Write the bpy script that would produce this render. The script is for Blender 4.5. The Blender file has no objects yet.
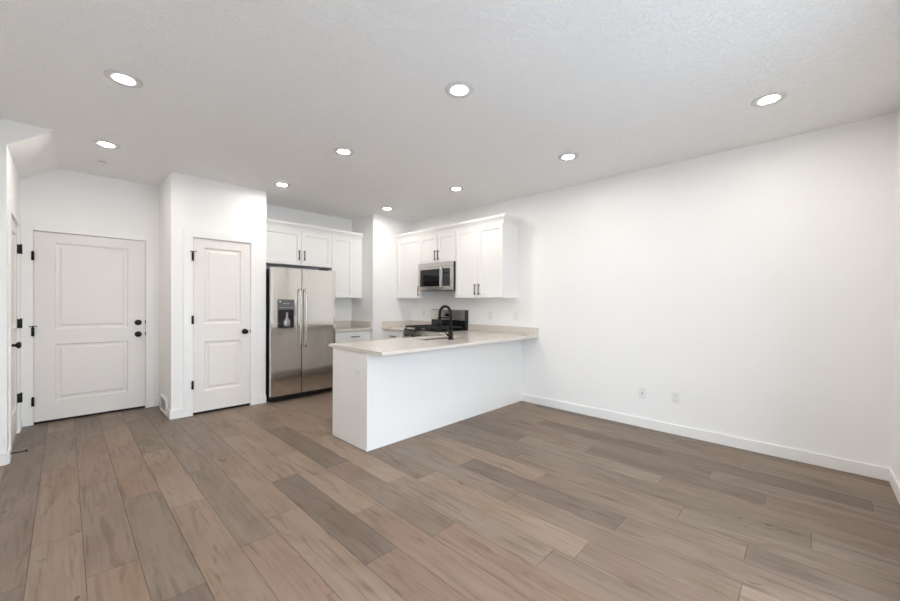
import bpy, bmesh, math, random
from mathutils import Vector, Matrix
random.seed(7)
PI = math.pi
SC = bpy.context.scene
COL = SC.collection

# ------------------------------------------------------------------ camera
EYE = 1.3082
cam_data = bpy.data.cameras.new('camera')
cam = bpy.data.objects.new('camera', cam_data)
COL.objects.link(cam)
SC.camera = cam
cam_data.sensor_fit = 'HORIZONTAL'
cam_data.sensor_width = 36.0
cam_data.lens = 371.918 / 900 * 36.0
cam_data.shift_y = (305.63 - 300.5) / 900.0
cam_data.clip_start = 0.02
yaw, pitch, roll = 0.80257, -0.00637, 0.00628
cam.rotation_mode = 'XYZ'
mcam = (Matrix.Rotation(-yaw, 4, 'Z') @ Matrix.Rotation(PI / 2 + pitch, 4, 'X') @ Matrix.Rotation(roll, 4, 'Z'))
cam.matrix_world = Matrix.Translation((0, 0, EYE)) @ mcam

# ------------------------------------------------------------------ world and daylight
world = bpy.data.worlds.new('world')
SC.world = world
world.use_nodes = True
wn = world.node_tree
wn.nodes.clear()
wo = wn.nodes.new('ShaderNodeOutputWorld')
wb = wn.nodes.new('ShaderNodeBackground')
wr = wn.nodes.new('ShaderNodeValToRGB')
ws = wn.nodes.new('ShaderNodeSeparateXYZ')
wt = wn.nodes.new('ShaderNodeTexCoord')
wm = wn.nodes.new('ShaderNodeMapRange')
wm.inputs[1].default_value = -1.0
wm.inputs[2].default_value = 1.0
wn.links.new(wt.outputs['Generated'], ws.inputs[0])
wn.links.new(ws.outputs['Z'], wm.inputs[0])
wn.links.new(wm.outputs[0], wr.inputs[0])
wr.color_ramp.elements[0].position = 0.47
wr.color_ramp.elements[0].color = (0.34, 0.39, 0.46, 1)
wr.color_ramp.elements[1].position = 0.53
wr.color_ramp.elements[1].color = (0.78, 0.88, 1.0, 1)
wn.links.new(wr.outputs[0], wb.inputs[0])
wb.inputs[1].default_value = 9.3
wn.links.new(wb.outputs[0], wo.inputs[0])

WIN_X0, WIN_X1, WIN_Z0, WIN_Z1 = 0.45, 2.60, 0.20, 2.25
portal = bpy.data.lights.new('window_portal', 'AREA')
portal.shape = 'RECTANGLE'
portal.size = WIN_X1 - WIN_X0
portal.size_y = WIN_Z1 - WIN_Z0
portal.cycles.is_portal = True
po = bpy.data.objects.new('window_portal', portal)
COL.objects.link(po)
po.location = ((WIN_X0 + WIN_X1) / 2, -1.15, (WIN_Z0 + WIN_Z1) / 2)
po.rotation_euler = (PI / 2, 0, 0)      # faces +Y, into the room

LAMP_POWER = 250.0

SC.view_settings.view_transform = 'Standard'
SC.view_settings.look = 'None'
SC.view_settings.gamma = 1.0
SC.view_settings.use_curve_mapping = False
SC.view_settings.exposure = 0.25
SC.cycles.max_bounces = 14
SC.cycles.diffuse_bounces = 8
SC.cycles.glossy_bounces = 6
SC.cycles.sample_clamp_indirect = 8.0

# ------------------------------------------------------------------ materials
def srgb(r, g, b):
    f = lambda c: (c / 255 / 12.92) if c <= 10 else ((c / 255 + 0.055) / 1.055) ** 2.4
    return (f(r), f(g), f(b), 1)

def mat(name, col, rough=0.5, metal=0.0, spec=0.5, bump=None, mottle=0.0, aniso=0.0):
    m = bpy.data.materials.new(name)
    m.use_nodes = True
    nt = m.node_tree
    b = nt.nodes['Principled BSDF']
    b.inputs['Base Color'].default_value = col
    b.inputs['Roughness'].default_value = rough
    b.inputs['Metallic'].default_value = metal
    b.inputs['Specular IOR Level'].default_value = spec
    tc = nt.nodes.new('ShaderNodeTexCoord')
    if aniso:
        b.inputs['Anisotropic'].default_value = aniso
    # a slight uneven tone, so that no surface is a flat colour
    nz = nt.nodes.new('ShaderNodeTexNoise')
    nz.inputs['Scale'].default_value = 3.0
    nz.inputs['Detail'].default_value = 3.0
    nt.links.new(tc.outputs['Object'], nz.inputs['Vector'])
    mx = nt.nodes.new('ShaderNodeMix')
    mx.data_type = 'RGBA'
    k = mottle or 0.012
    mx.inputs[6].default_value = tuple(c * (1 - k) for c in col[:3]) + (1,)
    mx.inputs[7].default_value = tuple(min(1, c * (1 + k)) for c in col[:3]) + (1,)
    nt.links.new(nz.outputs[0], mx.inputs[0])
    nt.links.new(mx.outputs[2], b.inputs['Base Color'])
    if bump:
        sc, st, dist = bump
        n2 = nt.nodes.new('ShaderNodeTexNoise')
        n2.inputs['Scale'].default_value = sc
        n2.inputs['Detail'].default_value = 2.0
        nt.links.new(tc.outputs['Object'], n2.inputs['Vector'])
        bp = nt.nodes.new('ShaderNodeBump')
        bp.inputs['Strength'].default_value = st
        bp.inputs['Distance'].default_value = dist
        nt.links.new(n2.outputs[0], bp.inputs['Height'])
        nt.links.new(bp.outputs[0], b.inputs['Normal'])
    return m

M_WALL = mat('white wall paint', (0.88, 0.875, 0.865, 1), 0.6, spec=0.3, bump=(160, 0.06, 0.002))
M_TRIM = mat('white semi gloss trim paint', (0.86, 0.855, 0.845, 1), 0.35)
M_DOOR = mat('warm white door paint', (0.80, 0.765, 0.735, 1), 0.4)
M_CAB = mat('white cabinet lacquer', (0.82, 0.812, 0.80, 1), 0.35)
M_BLACK = mat('black metal', (0.012, 0.011, 0.011, 1), 0.4, 0.6)
M_BLACKPL = mat('black plastic', (0.012, 0.012, 0.013, 1), 0.35)
M_IRON = mat('black cast iron', (0.015, 0.015, 0.016, 1), 0.6)
M_GLASSBK = mat('black glass', (0.01, 0.01, 0.011, 1), 0.06)
M_ENAMEL = mat('black enamel', (0.012, 0.012, 0.013, 1), 0.15)
M_PLATE = mat('white outlet plastic', (0.8, 0.8, 0.78, 1), 0.3)
M_SLOT = mat('outlet socket slot', (0.05, 0.05, 0.05, 1), 0.5)
M_HANDLE = mat('dark bronze pull', (0.05, 0.042, 0.036, 1), 0.35, 0.8)
M_GREY = mat('grey plastic', (0.10, 0.10, 0.103, 1), 0.35)
M_WHITEPL = mat('white logo enamel', (0.8, 0.8, 0.8, 1), 0.4)
M_DARKGAP = mat('dark underlay', (0.03, 0.025, 0.02, 1), 0.9)
M_STUB = mat('lamp trim enamel', (0.66, 0.65, 0.63, 1), 0.5)

def steel(name, col=(0.66, 0.64, 0.61, 1), rough=0.22, axis=2):
    m = mat(name, col, rough, 1.0)
    nt = m.node_tree
    b = nt.nodes['Principled BSDF']
    tc = [n for n in nt.nodes if n.type == 'TEX_COORD'][0]
    mp = nt.nodes.new('ShaderNodeMapping')
    s = [60, 60, 60]
    s[axis] = 1.2
    mp.inputs['Scale'].default_value = s
    nt.links.new(tc.outputs['Object'], mp.inputs[0])
    n = nt.nodes.new('ShaderNodeTexNoise')
    n.inputs['Scale'].default_value = 4
    nt.links.new(mp.outputs[0], n.inputs['Vector'])
    mr = nt.nodes.new('ShaderNodeMapRange')
    mr.inputs[3].default_value = rough * 0.8
    mr.inputs[4].default_value = rough * 1.25
    nt.links.new(n.outputs[0], mr.inputs[0])
    nt.links.new(mr.outputs[0], b.inputs['Roughness'])
    return m
M_STEEL = steel('brushed stainless steel')
M_STEELD = steel('stainless steel door skin', (0.70, 0.675, 0.64, 1), 0.09)
M_STEELB = steel('bright stainless steel', (0.7, 0.69, 0.67, 1), 0.25, 0)

def ceiling_material():
    m = mat('textured ceiling paint', (0.87, 0.865, 0.855, 1), 0.8, spec=0.2)
    nt = m.node_tree
    b = nt.nodes['Principled BSDF']
    tc = [n for n in nt.nodes if n.type == 'TEX_COORD'][0]
    n = nt.nodes.new('ShaderNodeTexNoise')
    n.inputs['Scale'].default_value = 42
    n.inputs['Detail'].default_value = 4
    n.inputs['Distortion'].default_value = 1.2
    nt.links.new(tc.outputs['Object'], n.inputs['Vector'])
    r = nt.nodes.new('ShaderNodeValToRGB')          # plateaus of a knock-down texture
    r.color_ramp.elements[0].position = 0.46
    r.color_ramp.elements[1].position = 0.56
    nt.links.new(n.outputs[0], r.inputs[0])
    bp = nt.nodes.new('ShaderNodeBump')
    bp.inputs['Strength'].default_value = 0.6
    bp.inputs['Distance'].default_value = 0.006
    nt.links.new(r.outputs[0], bp.inputs['Height'])
    nt.links.new(bp.outputs[0], b.inputs['Normal'])
    return m
M_CEIL = ceiling_material()

def quartz_material():
    m = mat('pale quartz', (0.66, 0.60, 0.545, 1), 0.12)
    nt = m.node_tree
    b = nt.nodes['Principled BSDF']
    tc = [n for n in nt.nodes if n.type == 'TEX_COORD'][0]
    v = nt.nodes.new('ShaderNodeTexNoise')
    v.inputs['Scale'].default_value = 260
    nt.links.new(tc.outputs['Object'], v.inputs['Vector'])
    r = nt.nodes.new('ShaderNodeValToRGB')
    r.color_ramp.elements[0].position = 0.34
    r.color_ramp.elements[0].color = (0.50, 0.45, 0.40, 1)
    r.color_ramp.elements[1].position = 0.5
    r.color_ramp.elements[1].color = (0.72, 0.665, 0.61, 1)
    nt.links.new(v.outputs[0], r.inputs[0])
    nt.links.new(r.outputs[0], b.inputs['Base Color'])
    return m
M_QUARTZ = quartz_material()

def floor_material():
    m = bpy.data.materials.new('wide oak plank')
    m.use_nodes = True
    nt = m.node_tree
    L = nt.links.new
    b = nt.nodes['Principled BSDF']
    b.inputs['Roughness'].default_value = 0.42
    b.inputs['Specular IOR Level'].default_value = 0.4
    at = nt.nodes.new('ShaderNodeAttribute'); at.attribute_name = 'plank_tone'
    rd = nt.nodes.new('ShaderNodeAttribute'); rd.attribute_name = 'plank_shift'
    tc = nt.nodes.new('ShaderNodeTexCoord')
    add = nt.nodes.new('ShaderNodeVectorMath'); add.operation = 'ADD'
    L(tc.outputs['Object'], add.inputs[0]); L(rd.outputs['Vector'], add.inputs[1])
    def noise(sx, sy, scale, detail, dist=0.0):
        mp = nt.nodes.new('ShaderNodeMapping'); mp.inputs['Scale'].default_value = (sx, sy, 1)
        L(add.outputs[0], mp.inputs[0])
        n = nt.nodes.new('ShaderNodeTexNoise')
        n.inputs['Scale'].default_value = scale; n.inputs['Detail'].default_value = detail
        n.inputs['Distortion'].default_value = dist
        L(mp.outputs[0], n.inputs['Vector'])
        return n
    def mul(c, fac_out, lo, hi, dark):
        r = nt.nodes.new('ShaderNodeMapRange')
        r.inputs[1].default_value = lo; r.inputs[2].default_value = hi
        L(fac_out, r.inputs[0])
        x = nt.nodes.new('ShaderNodeMix'); x.data_type = 'RGBA'; x.blend_type = 'MULTIPLY'
        L(r.outputs[0], x.inputs[0]); L(c, x.inputs[6]); x.inputs[7].default_value = dark
        return x.outputs[2]
    c = at.outputs['Color']
    c = mul(c, noise(1, 0.35, 5.0, 4, 1.0).outputs[0], 0.42, 0.72, (0.80, 0.74, 0.68, 1))     # broad tone clouds
    c = mul(c, noise(1, 0.3, 4.0, 3, 0.6).outputs[0], 0.5, 0.75, (1.08, 1.06, 1.04, 1))
    c = mul(c, noise(1, 0.045, 42, 5, 0.5).outputs[0], 0.45, 0.75, (0.80, 0.77, 0.74, 1))    # long grain
    c = mul(c, noise(1, 0.10, 16, 6, 1.8).outputs[0], 0.56, 0.66, (0.74, 0.69, 0.64, 1))     # cathedral streaks
    c = mul(c, noise(1, 0.5, 12.0, 2, 1.2).outputs[0], 0.70, 0.77, (0.42, 0.35, 0.30, 1))      # knots
    L(c, b.inputs['Base Color'])
    g = noise(1, 0.05, 60, 3)
    bp = nt.nodes.new('ShaderNodeBump'); bp.inputs['Strength'].default_value = 0.12; bp.inputs['Distance'].default_value = 0.001
    L(g.outputs[0], bp.inputs['Height']); L(bp.outputs[0], b.inputs['Normal'])
    return m
M_FLOOR = floor_material()

def emit(name, col, s):
    m = bpy.data.materials.new(name); m.use_nodes = True
    b = m.node_tree.nodes['Principled BSDF']
    b.inputs['Base Color'].default_value = (0.8, 0.8, 0.8, 1)
    b.inputs['Emission Color'].default_value = col
    b.inputs['Emission Strength'].default_value = s
    if s < 1: b.inputs['Base Color'].default_value = (0.02, 0.03, 0.035, 1)
    return m
M_LAMP = emit('lit lamp lens', (1.0, 0.945, 0.89, 1), LAMP_POWER)
M_DISPLAY = emit('dim clock display', (0.25, 0.6, 0.7, 1), 0.02)

def glass_material():
    m = bpy.data.materials.new('clear window glass'); m.use_nodes = True
    nt = m.node_tree; nt.nodes.clear()
    o = nt.nodes.new('ShaderNodeOutputMaterial')
    t = nt.nodes.new('ShaderNodeBsdfTransparent'); t.inputs[0].default_value = (0.95, 0.97, 0.97, 1)
    g = nt.nodes.new('ShaderNodeBsdfGlossy'); g.inputs['Roughness'].default_value = 0.02
    x = nt.nodes.new('ShaderNodeMixShader'); x.inputs[0].default_value = 0.06
    nt.links.new(t.outputs[0], x.inputs[1]); nt.links.new(g.outputs[0], x.inputs[2]); nt.links.new(x.outputs[0], o.inputs[0])
    return m
M_GLASS = glass_material()

# ------------------------------------------------------------------ mesh helpers
def box(bm, x0, x1, y0, y1, z0, z1, bevel=0.0, seg=2):
    r = bmesh.ops.create_cube(bm, size=1.0)
    vs = r['verts']
    for v in vs:
        v.co = Vector((x0 + (v.co.x + .5) * (x1 - x0), y0 + (v.co.y + .5) * (y1 - y0), z0 + (v.co.z + .5) * (z1 - z0)))
    if bevel > 0:
        es = list({e for v in vs for e in v.link_edges})
        bmesh.ops.bevel(bm, geom=es, offset=bevel, segments=seg, profile=0.6, affect='EDGES')

def tube(bm, pts, rad, n=12, cap=True):
    pts = [Vector(p) for p in pts]
    rings = []
    prev = None
    for i, p in enumerate(pts):
        a = pts[max(0, i - 1)]; b = pts[min(len(pts) - 1, i + 1)]
        t = (b - a).normalized()
        if prev is None:
            ref = Vector((0, 0, 1)) if abs(t.z) < 0.9 else Vector((1, 0, 0))
            u = t.cross(ref).normalized()
        else:
            u = (prev - t * prev.dot(t)).normalized()
        prev = u
        w = t.cross(u)
        r = rad[i] if isinstance(rad, (list, tuple)) else rad
        rings.append([bm.verts.new(p + (u * math.cos(2 * PI * k / n) + w * math.sin(2 * PI * k / n)) * r) for k in range(n)])
    for i in range(len(rings) - 1):
        for k in range(n):
            f = bm.faces.new((rings[i][k], rings[i][(k + 1) % n], rings[i + 1][(k + 1) % n], rings[i + 1][k]))
            f.smooth = True
    if cap:
        bm.faces.new(rings[0][::-1]); bm.faces.new(rings[-1])

def lathe(bm, prof, axis, org, n=28):
    """prof: list of (radius, distance along axis)"""
    ax = Vector(axis).normalized(); org = Vector(org)
    ref = Vector((0, 0, 1)) if abs(ax.z) < 0.9 else Vector((1, 0, 0))
    u = ax.cross(ref).normalized(); w = ax.cross(u)
    rings = []
    for r, h in prof:
        if r < 1e-6:
            rings.append([bm.verts.new(org + ax * h)])
        else:
            rings.append([bm.verts.new(org + ax * h + (u * math.cos(2 * PI * k / n) + w * math.sin(2 * PI * k / n)) * r) for k in range(n)])
    for a, b in zip(rings, rings[1:]):
        for k in range(n):
            va = [a[0]] if len(a) == 1 else [a[k], a[(k + 1) % n]]
            vb = [b[0]] if len(b) == 1 else [b[(k + 1) % n], b[k]]
            vv = va + vb
            if len(vv) >= 3:
                f = bm.faces.new(vv); f.smooth = True

def prism(bm, poly, axis, a0, a1):
    """extrude a 2D polygon; axis 'x': poly=(y,z); 'y': poly=(x,z); 'z': poly=(x,y)"""
    def P(p, a):
        return {'x': (a, p[0], p[1]), 'y': (p[0], a, p[1]), 'z': (p[0], p[1], a)}[axis]
    A = [bm.verts.new(P(p, a0)) for p in poly]
    B = [bm.verts.new(P(p, a1)) for p in poly]
    n = len(poly)
    bm.faces.new(A); bm.faces.new(B[::-1])
    for i in range(n):
        bm.faces.new((A[i], B[i], B[(i + 1) % n], A[(i + 1) % n]))

def obj(name, bm, m, parent=None, smooth_angle=None):
    bmesh.ops.recalc_face_normals(bm, faces=bm.faces)
    me = bpy.data.meshes.new(name)
    bm.to_mesh(me); bm.free()
    o = bpy.data.objects.new(name, me)
    COL.objects.link(o)
    me.materials.append(m)
    if parent is not None:
        o.parent = parent
        o.matrix_parent_inverse = Matrix.Translation(parent.location).inverted() if not any(parent.rotation_euler) else parent.matrix_basis.inverted()
    return o

def bx(name, m, *dims, parent=None, bevel=0.0):
    bm = bmesh.new()
    if isinstance(dims[0], (list, tuple)):
        for d in dims: box(bm, *d, bevel=bevel)
    else:
        box(bm, *dims, bevel=bevel)
    return obj(name, bm, m, parent)

def struct(o):
    o['kind'] = 'structure'
    return o

def tag(o, label, cat, group=None):
    o['label'] = label; o['category'] = cat
    if group: o['group'] = group
    return o

def thing(name, loc, label, cat, group=None):
    o = bpy.data.objects.new(name, None)
    o.empty_display_size = 0.05
    COL.objects.link(o); o.location = loc
    return tag(o, label, cat, group)

# ------------------------------------------------------------------ room measures
H = 2.743
XR = 4.282            # right wall
XL = -0.60            # wall left of the camera
YW = -0.452           # window wall behind the camera
YH = 4.591            # wall face beside the hall opening
XH = -0.322           # left wall of the hall
YD = 5.858            # entry door wall
XP0, XP1 = 0.817, 1.815   # pantry block
YP = 5.082            # face of the pantry block
XS = 3.463            # stub wall
YN = 5.728            # back of the refrigerator niche
T = 0.12

# --- floor of planks
def make_floor():
    X0, W, GAP, PL = 0.0675, 0.1945, 0.0009, 1.22
    tan = (0.330, 0.232, 0.160); ltan = (0.365, 0.270, 0.195); rose = (0.312, 0.206, 0.148)
    grey = (0.232, 0.178, 0.134); dark = (0.178, 0.132, 0.102); mid = (0.268, 0.196, 0.145); pale = (0.300, 0.238, 0.186)
    joint = {-1: 4.18, 0: 3.66, 1: 4.45, 2: 4.10, 3: 2.17, 4: 3.557, 5: 4.02, 6: 2.01, 7: 3.95, 8: 0.968, 9: 3.3, 10: 0.215,
             11: 0.80, 12: 1.45, 13: 0.572, 14: 1.2, 15: 0.784, 16: 0.203, 17: 0.539}
    # tone of the plank that holds the given Y
    tones = {(-3, 3.5): mid, (-2, 4.5): grey, (-2, 3.5): grey, (-2, 2.5): grey, (-2, 1.5): grey, (-1, 5.0): grey, (-1, 3.6): tan, (-1, 2.5): ltan,
             (0, 5.3): grey, (0, 4.2): rose, (0, 3.0): mid, (0, 2.0): tan, (1, 5.2): tan, (1, 4.0): rose, (1, 2.9): grey, (1, 1.8): dark,
             (2, 5.0): grey, (2, 3.7): ltan, (2, 2.6): pale, (2, 1.7): tan, (3, 4.5): mid, (3, 3.8): grey, (3, 2.8): grey, (3, 1.8): rose,
             (4, 4.4): grey, (4, 3.0): tan, (4, 2.0): ltan, (4, 0.8): rose, (5, 4.6): mid, (5, 3.4): ltan, (5, 2.2): dark, (5, 1.0): rose, (6, 4.5): tan,
             (6, 3.8): tan, (6, 2.7): ltan, (6, 1.5): rose, (6, 0.5): rose, (7, 4.4): mid, (7, 3.3): dark, (7, 2.2): mid, (7, 1.0): rose,
             (8, 4.0): tan, (8, 2.9): ltan, (8, 1.7): pale, (8, 0.4): mid, (9, 2.6): mid, (9, 1.6): ltan, (9, 0.5): mid, (10, 2.4): pale,
             (10, 1.0): mid, (10, -.2): ltan, (11, 2.5): tan, (11, 1.5): dark, (11, 0.2): mid, (12, 2.3): ltan, (12, 0.8): mid,
             (13, 1.2): mid, (13, 0.0): grey, (14, 2.0): grey, (14, 0.6): grey, (15, 1.2): pale, (15, 0.0): mid, (16, 1.0): dark,
             (16, -.2): mid, (17, 1.0): grey, (17, -.1): pale, (18, 1.5): dark, (18, 0.3): dark, (19, 1.5): mid, (20, 1.5): grey, (21, 1): grey}
    pal = [tan, ltan, rose, grey, mid, mid, pale, dark, grey]
    rng = random.Random(11)
    bm = bmesh.new()
    cl = bm.loops.layers.color.new('plank_tone')
    sh = bm.faces.layers.float_vector.new('plank_shift')
    ya, yb = YW - 0.14, YD + 0.12
    xa, xb = XL - T, XR + 0.02
    k = int(math.floor((xa - X0) / W))
    while X0 + k * W < xb:
        j = joint.get(k, rng.uniform(0, PL))
        y = j - math.ceil((j - ya) / PL) * PL
        while y < yb:
            x0, x1 = max(X0 + k * W, xa), min(X0 + (k + 1) * W, xb)
            y0, y1 = max(y, ya), min(y + PL, yb)
            tone = rng.choice(pal)
            for (kk, yy), t in tones.items():
                if kk == k and y <= yy < y + PL: tone = t
            f_ = rng.uniform(0.96, 1.04)
            col = tuple((m_ + (c - m_) * 0.68) * f_ * 0.77 for c, m_ in zip(tone, (0.285, 0.212, 0.163))) + (1,)
            if y1 - y0 > 0.01 and x1 - x0 > 0.01:
                vs = [bm.verts.new(p) for p in ((x0 + GAP, y0 + GAP, 0), (x1 - GAP, y0 + GAP, 0), (x1 - GAP, y1 - GAP, 0), (x0 + GAP, y1 - GAP, 0))]
                f = bm.faces.new(vs)
                vd = [bm.verts.new((v.co.x, v.co.y, -0.004)) for v in vs]
                fs = [f]
                for i in range(4):
                    fs.append(bm.faces.new((vs[i], vd[i], vd[(i + 1) % 4], vs[(i + 1) % 4])))
                sv = Vector((rng.uniform(0, 40), rng.uniform(0, 40), rng.uniform(0, 40)))
                for g in fs:
                    g[sh] = sv
                    for lp in g.loops: lp[cl] = tuple(c ** (1 / 2.2) for c in col[:3]) + (1,)
            y += PL
        k += 1
    # dark sheet under the planks closes the seams; same mesh
    n0 = len(bm.faces)
    box(bm, xa, xb, ya - 0.55, yb, -0.1, -0.004)
    bm.faces.ensure_lookup_table()
    for f in list(bm.faces)[n0:]:
        f.material_index = 1
    me = bpy.data.meshes.new('floor')
    bm.to_mesh(me); bm.free()
    me.materials.append(M_FLOOR); me.materials.append(M_DARKGAP)
    o = bpy.data.objects.new('floor', me); COL.objects.link(o)
    struct(o)
make_floor()

# --- walls
def wall(name, *d):
    return struct(bx(name, M_WALL, *d))
wall('wall_right', XR, XR + T, YW, YN + T, 0, H)
wall('wall_back', [XP1, XS, YN, YN + T, 0, H])
# entry wall with the doorway
DE0, DE1, DH = -0.234, 0.690, 2.050
wall('wall_entry', [XH - T, DE0, YD, YD + T, 0, H], [DE1, XP1, YD, YD + T, 0, H], [DE0, DE1, YD, YD + T, DH, H])
# pantry block: face with the doorway, and the two sides
DP0, DP1 = 1.016, 1.632
wall('wall_pantry', [XP0, DP0, YP, YP + T, 0, H], [DP1, XP1, YP, YP + T, 0, H], [DP0, DP1, YP, YP + T, DH, H],
     [XP0, XP0 + T, YP + T, YD, 0, H], [XP1 - T, XP1, YP + T, YD, 0, H])
wall('wall_stub', XS, XR, YP, YN + T, 0, H)
# hall wall on the left, with the closet doorway, and the face beside the hall opening
DC0, DC1 = 4.800, 5.600
wall('wall_hall', [XH - T, XH, YH, DC0, 0, H], [XH - T, XH, DC1, YD, 0, H], [XH - T, XH, DC0, DC1, DH, H])
wall('wall_stair', [XL - T, XH - T, YH, YH + T, 0, H])
wall('wall_left', XL - T, XL, YW, YH, 0, H)
TW = 0.65
wall('wall_window', [XL - T, WIN_X0, YW - TW, YW, 0, H], [WIN_X1, XR + T, YW - TW, YW, 0, H], [WIN_X0, WIN_X1, YW - TW, YW, WIN_Z1, H], [WIN_X0, WIN_X1, YW - TW, YW, 0, WIN_Z0])
# closed rooms behind the doors
wall('wall_closet', [XH - 0.9, XH - 0.8, YH + T, YD + T, 0, H])
struct(bx('ceiling', M_CEIL, XL - T, XR + T, YW - TW, YD + T, H, H + 0.1))
# sloping stair soffit along the hall ceiling
bm = bmesh.new()
prism(bm, [(XH, 2.545), (-0.06, H), (XH, H)], 'y', YH, YD)
struct(obj('trim_soffit', bm, M_WALL))

# --- casings
def casing(name, axis, a0, a1, plane, out, top=DH, w=0.085, t=0.011):
    """flat casing round a doorway; out = sign of the room side"""
    bm = bmesh.new()
    p0, p1 = sorted((plane, plane + out * t))
    for r in ((a0 - w, a0, 0, top + w), (a1, a1 + w, 0, top + w), (a0, a1, top, top + w)):
        if axis == 'x': box(bm, r[0], r[1], p0, p1, r[2], r[3], bevel=0.002)
        else: box(bm, p0, p1, r[0], r[1], r[2], r[3], bevel=0.002)
    return struct(obj(name, bm, M_TRIM))
casing('trim_1', 'x', DE0, DE1, YD, -1)
casing('trim_2', 'x', DP0, DP1, YP, -1)
casing('trim_3', 'y', DC0, DC1, XH, 1)

# --- baseboards
BH, BT = 0.098, 0.014
def base(name, *rects):
    bm = bmesh.new()
    for x0, x1, y0, y1 in rects:
        box(bm, x0, x1, y0, y1, 0, BH, bevel=0.003)
    return struct(obj(name, bm, M_TRIM))
base('baseboard_right', [XR - BT, XR, YW, 2.78])
base('baseboard_window', [XL, XR - BT, YW, YW + BT])
base('baseboard_pantry', [XP0 - BT, DP0 - 0.085, YP - BT, YP], [DP1 + 0.085, XP1 + 0.004, YP - BT, YP])
base('baseboard_pantry_side', [XP0 - BT, XP0, YP, 5.255])
base('baseboard_hall', [XH, XH + BT, YH, DC0 - 0.085], [XH, XH + BT, DC1 + 0.085, YD], [XL, XH, YH - BT, YH])
base('baseboard_left', [XL, XL + BT, YW, YH - BT])
base('baseboard_entry', [DE1 + 0.086, XP0, YD - BT, YD])

# --- window behind the camera
def rear_window():
    o = bpy.data.objects.new('window_1', None); COL.objects.link(o); o.location = ((WIN_X0 + WIN_X1) / 2, YW - TW + 0.05, WIN_Z0)
    struct(o)
    y0, y1 = YW - TW + 0.02, YW - TW + 0.08
    f = 0.045
    mid = (WIN_X0 + WIN_X1) / 2
    bx('window_frame', M_TRIM, [WIN_X0, WIN_X0 + f, y0, y1, WIN_Z0, WIN_Z1], [WIN_X1 - f, WIN_X1, y0, y1, WIN_Z0, WIN_Z1],
       [WIN_X0 + f, WIN_X1 - f, y0, y1, WIN_Z1 - f, WIN_Z1], [WIN_X0 + f, WIN_X1 - f, y0, y1, WIN_Z0, WIN_Z0 + f], [mid - .03, mid + .03, y0, y1, WIN_Z0 + f, WIN_Z1 - f], parent=o)
    bx('pane', M_GLASS, WIN_X0 + f, mid - .03, y0 + .025, y0 + .031, WIN_Z0 + f, WIN_Z1 - f, parent=o)
    bx('pane', M_GLASS, mid + .03, WIN_X1 - f, y0 + .025, y0 + .031, WIN_Z0 + f, WIN_Z1 - f, parent=o)
rear_window()

# ------------------------------------------------------------------ panelled doors
def panel_door_bm(w, h, th, panels, inset=0.014):
    """door slab in local XZ, face towards -Y at y=0; sunk profile round raised panels"""
    bm = bmesh.new()
    xs = sorted({0, w} | {p[0] for p in panels} | {p[1] for p in panels})
    zs = sorted({0, h} | {p[2] for p in panels} | {p[3] for p in panels})
    def ispanel(xm, zm):
        return any(p[0] < xm < p[1] and p[2] < zm < p[3] for p in panels)
    for i in range(len(xs) - 1):
        for j in range(len(zs) - 1):
            if not ispanel((xs[i] + xs[i + 1]) / 2, (zs[j] + zs[j + 1]) / 2):
                bm.faces.new([bm.verts.new((x, 0, z)) for x, z in ((xs[i], zs[j]), (xs[i + 1], zs[j]), (xs[i + 1], zs[j + 1]), (xs[i], zs[j + 1]))])
    for x0, x1, z0, z1 in panels:
        loops = []
        for ins, dep in ((0, 0), (0.008, 0.010), (0.014, 0.012), (0.034, 0.012), (0.052, 0.004), (0.060, 0.004)):
            loops.append([bm.verts.new(v) for v in ((x0 + ins, dep, z0 + ins), (x1 - ins, dep, z0 + ins), (x1 - ins, dep, z1 - ins), (x0 + ins, dep, z1 - ins))])
        for a, b in zip(loops, loops[1:]):
            for k in range(4):
                bm.faces.new((a[k], a[(k + 1) % 4], b[(k + 1) % 4], b[k]))
        bm.faces.new(loops[-1])
    # sides and back
    bm.faces.new([bm.verts.new(v) for v in ((0, th, 0), (0, th, h), (w, th, h), (w, th, 0))])
    for a, b in (((0, 0), (w, 0)), ((w, 0), (w, h)), ((w, h), (0, h)), ((0, h), (0, 0))):
        bm.faces.new([bm.verts.new(v) for v in ((a[0], 0, a[1]), (b[0], 0, b[1]), (b[0], th, b[1]), (a[0], th, a[1]))])
    bmesh.ops.remove_doubles(bm, verts=bm.verts, dist=1e-5)
    return bm

def knob_bm(x, z, y=0.0):
    bm = bmesh.new()
    lathe(bm, [(0.0, 0.0), (0.033, 0.0), (0.034, 0.004), (0.030, 0.009), (0.013, 0.011), (0.011, 0.030), (0.016, 0.036),
               (0.026, 0.044), (0.029, 0.053), (0.026, 0.062), (0.015, 0.067), (0.0, 0.068)], (0, -1, 0), (x, y, z))
    return bm

def deadbolt_bm(x, z):
    bm = bmesh.new()
    lathe(bm, [(0.0, 0.0), (0.033, 0.0), (0.034, 0.005), (0.031, 0.014), (0.012, 0.017), (0.0, 0.017)], (0, -1, 0), (x, 0, z))
    box(bm, x - 0.005, x + 0.005, -0.034, -0.016, z - 0.015, z + 0.015, bevel=0.002)
    return bm

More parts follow.
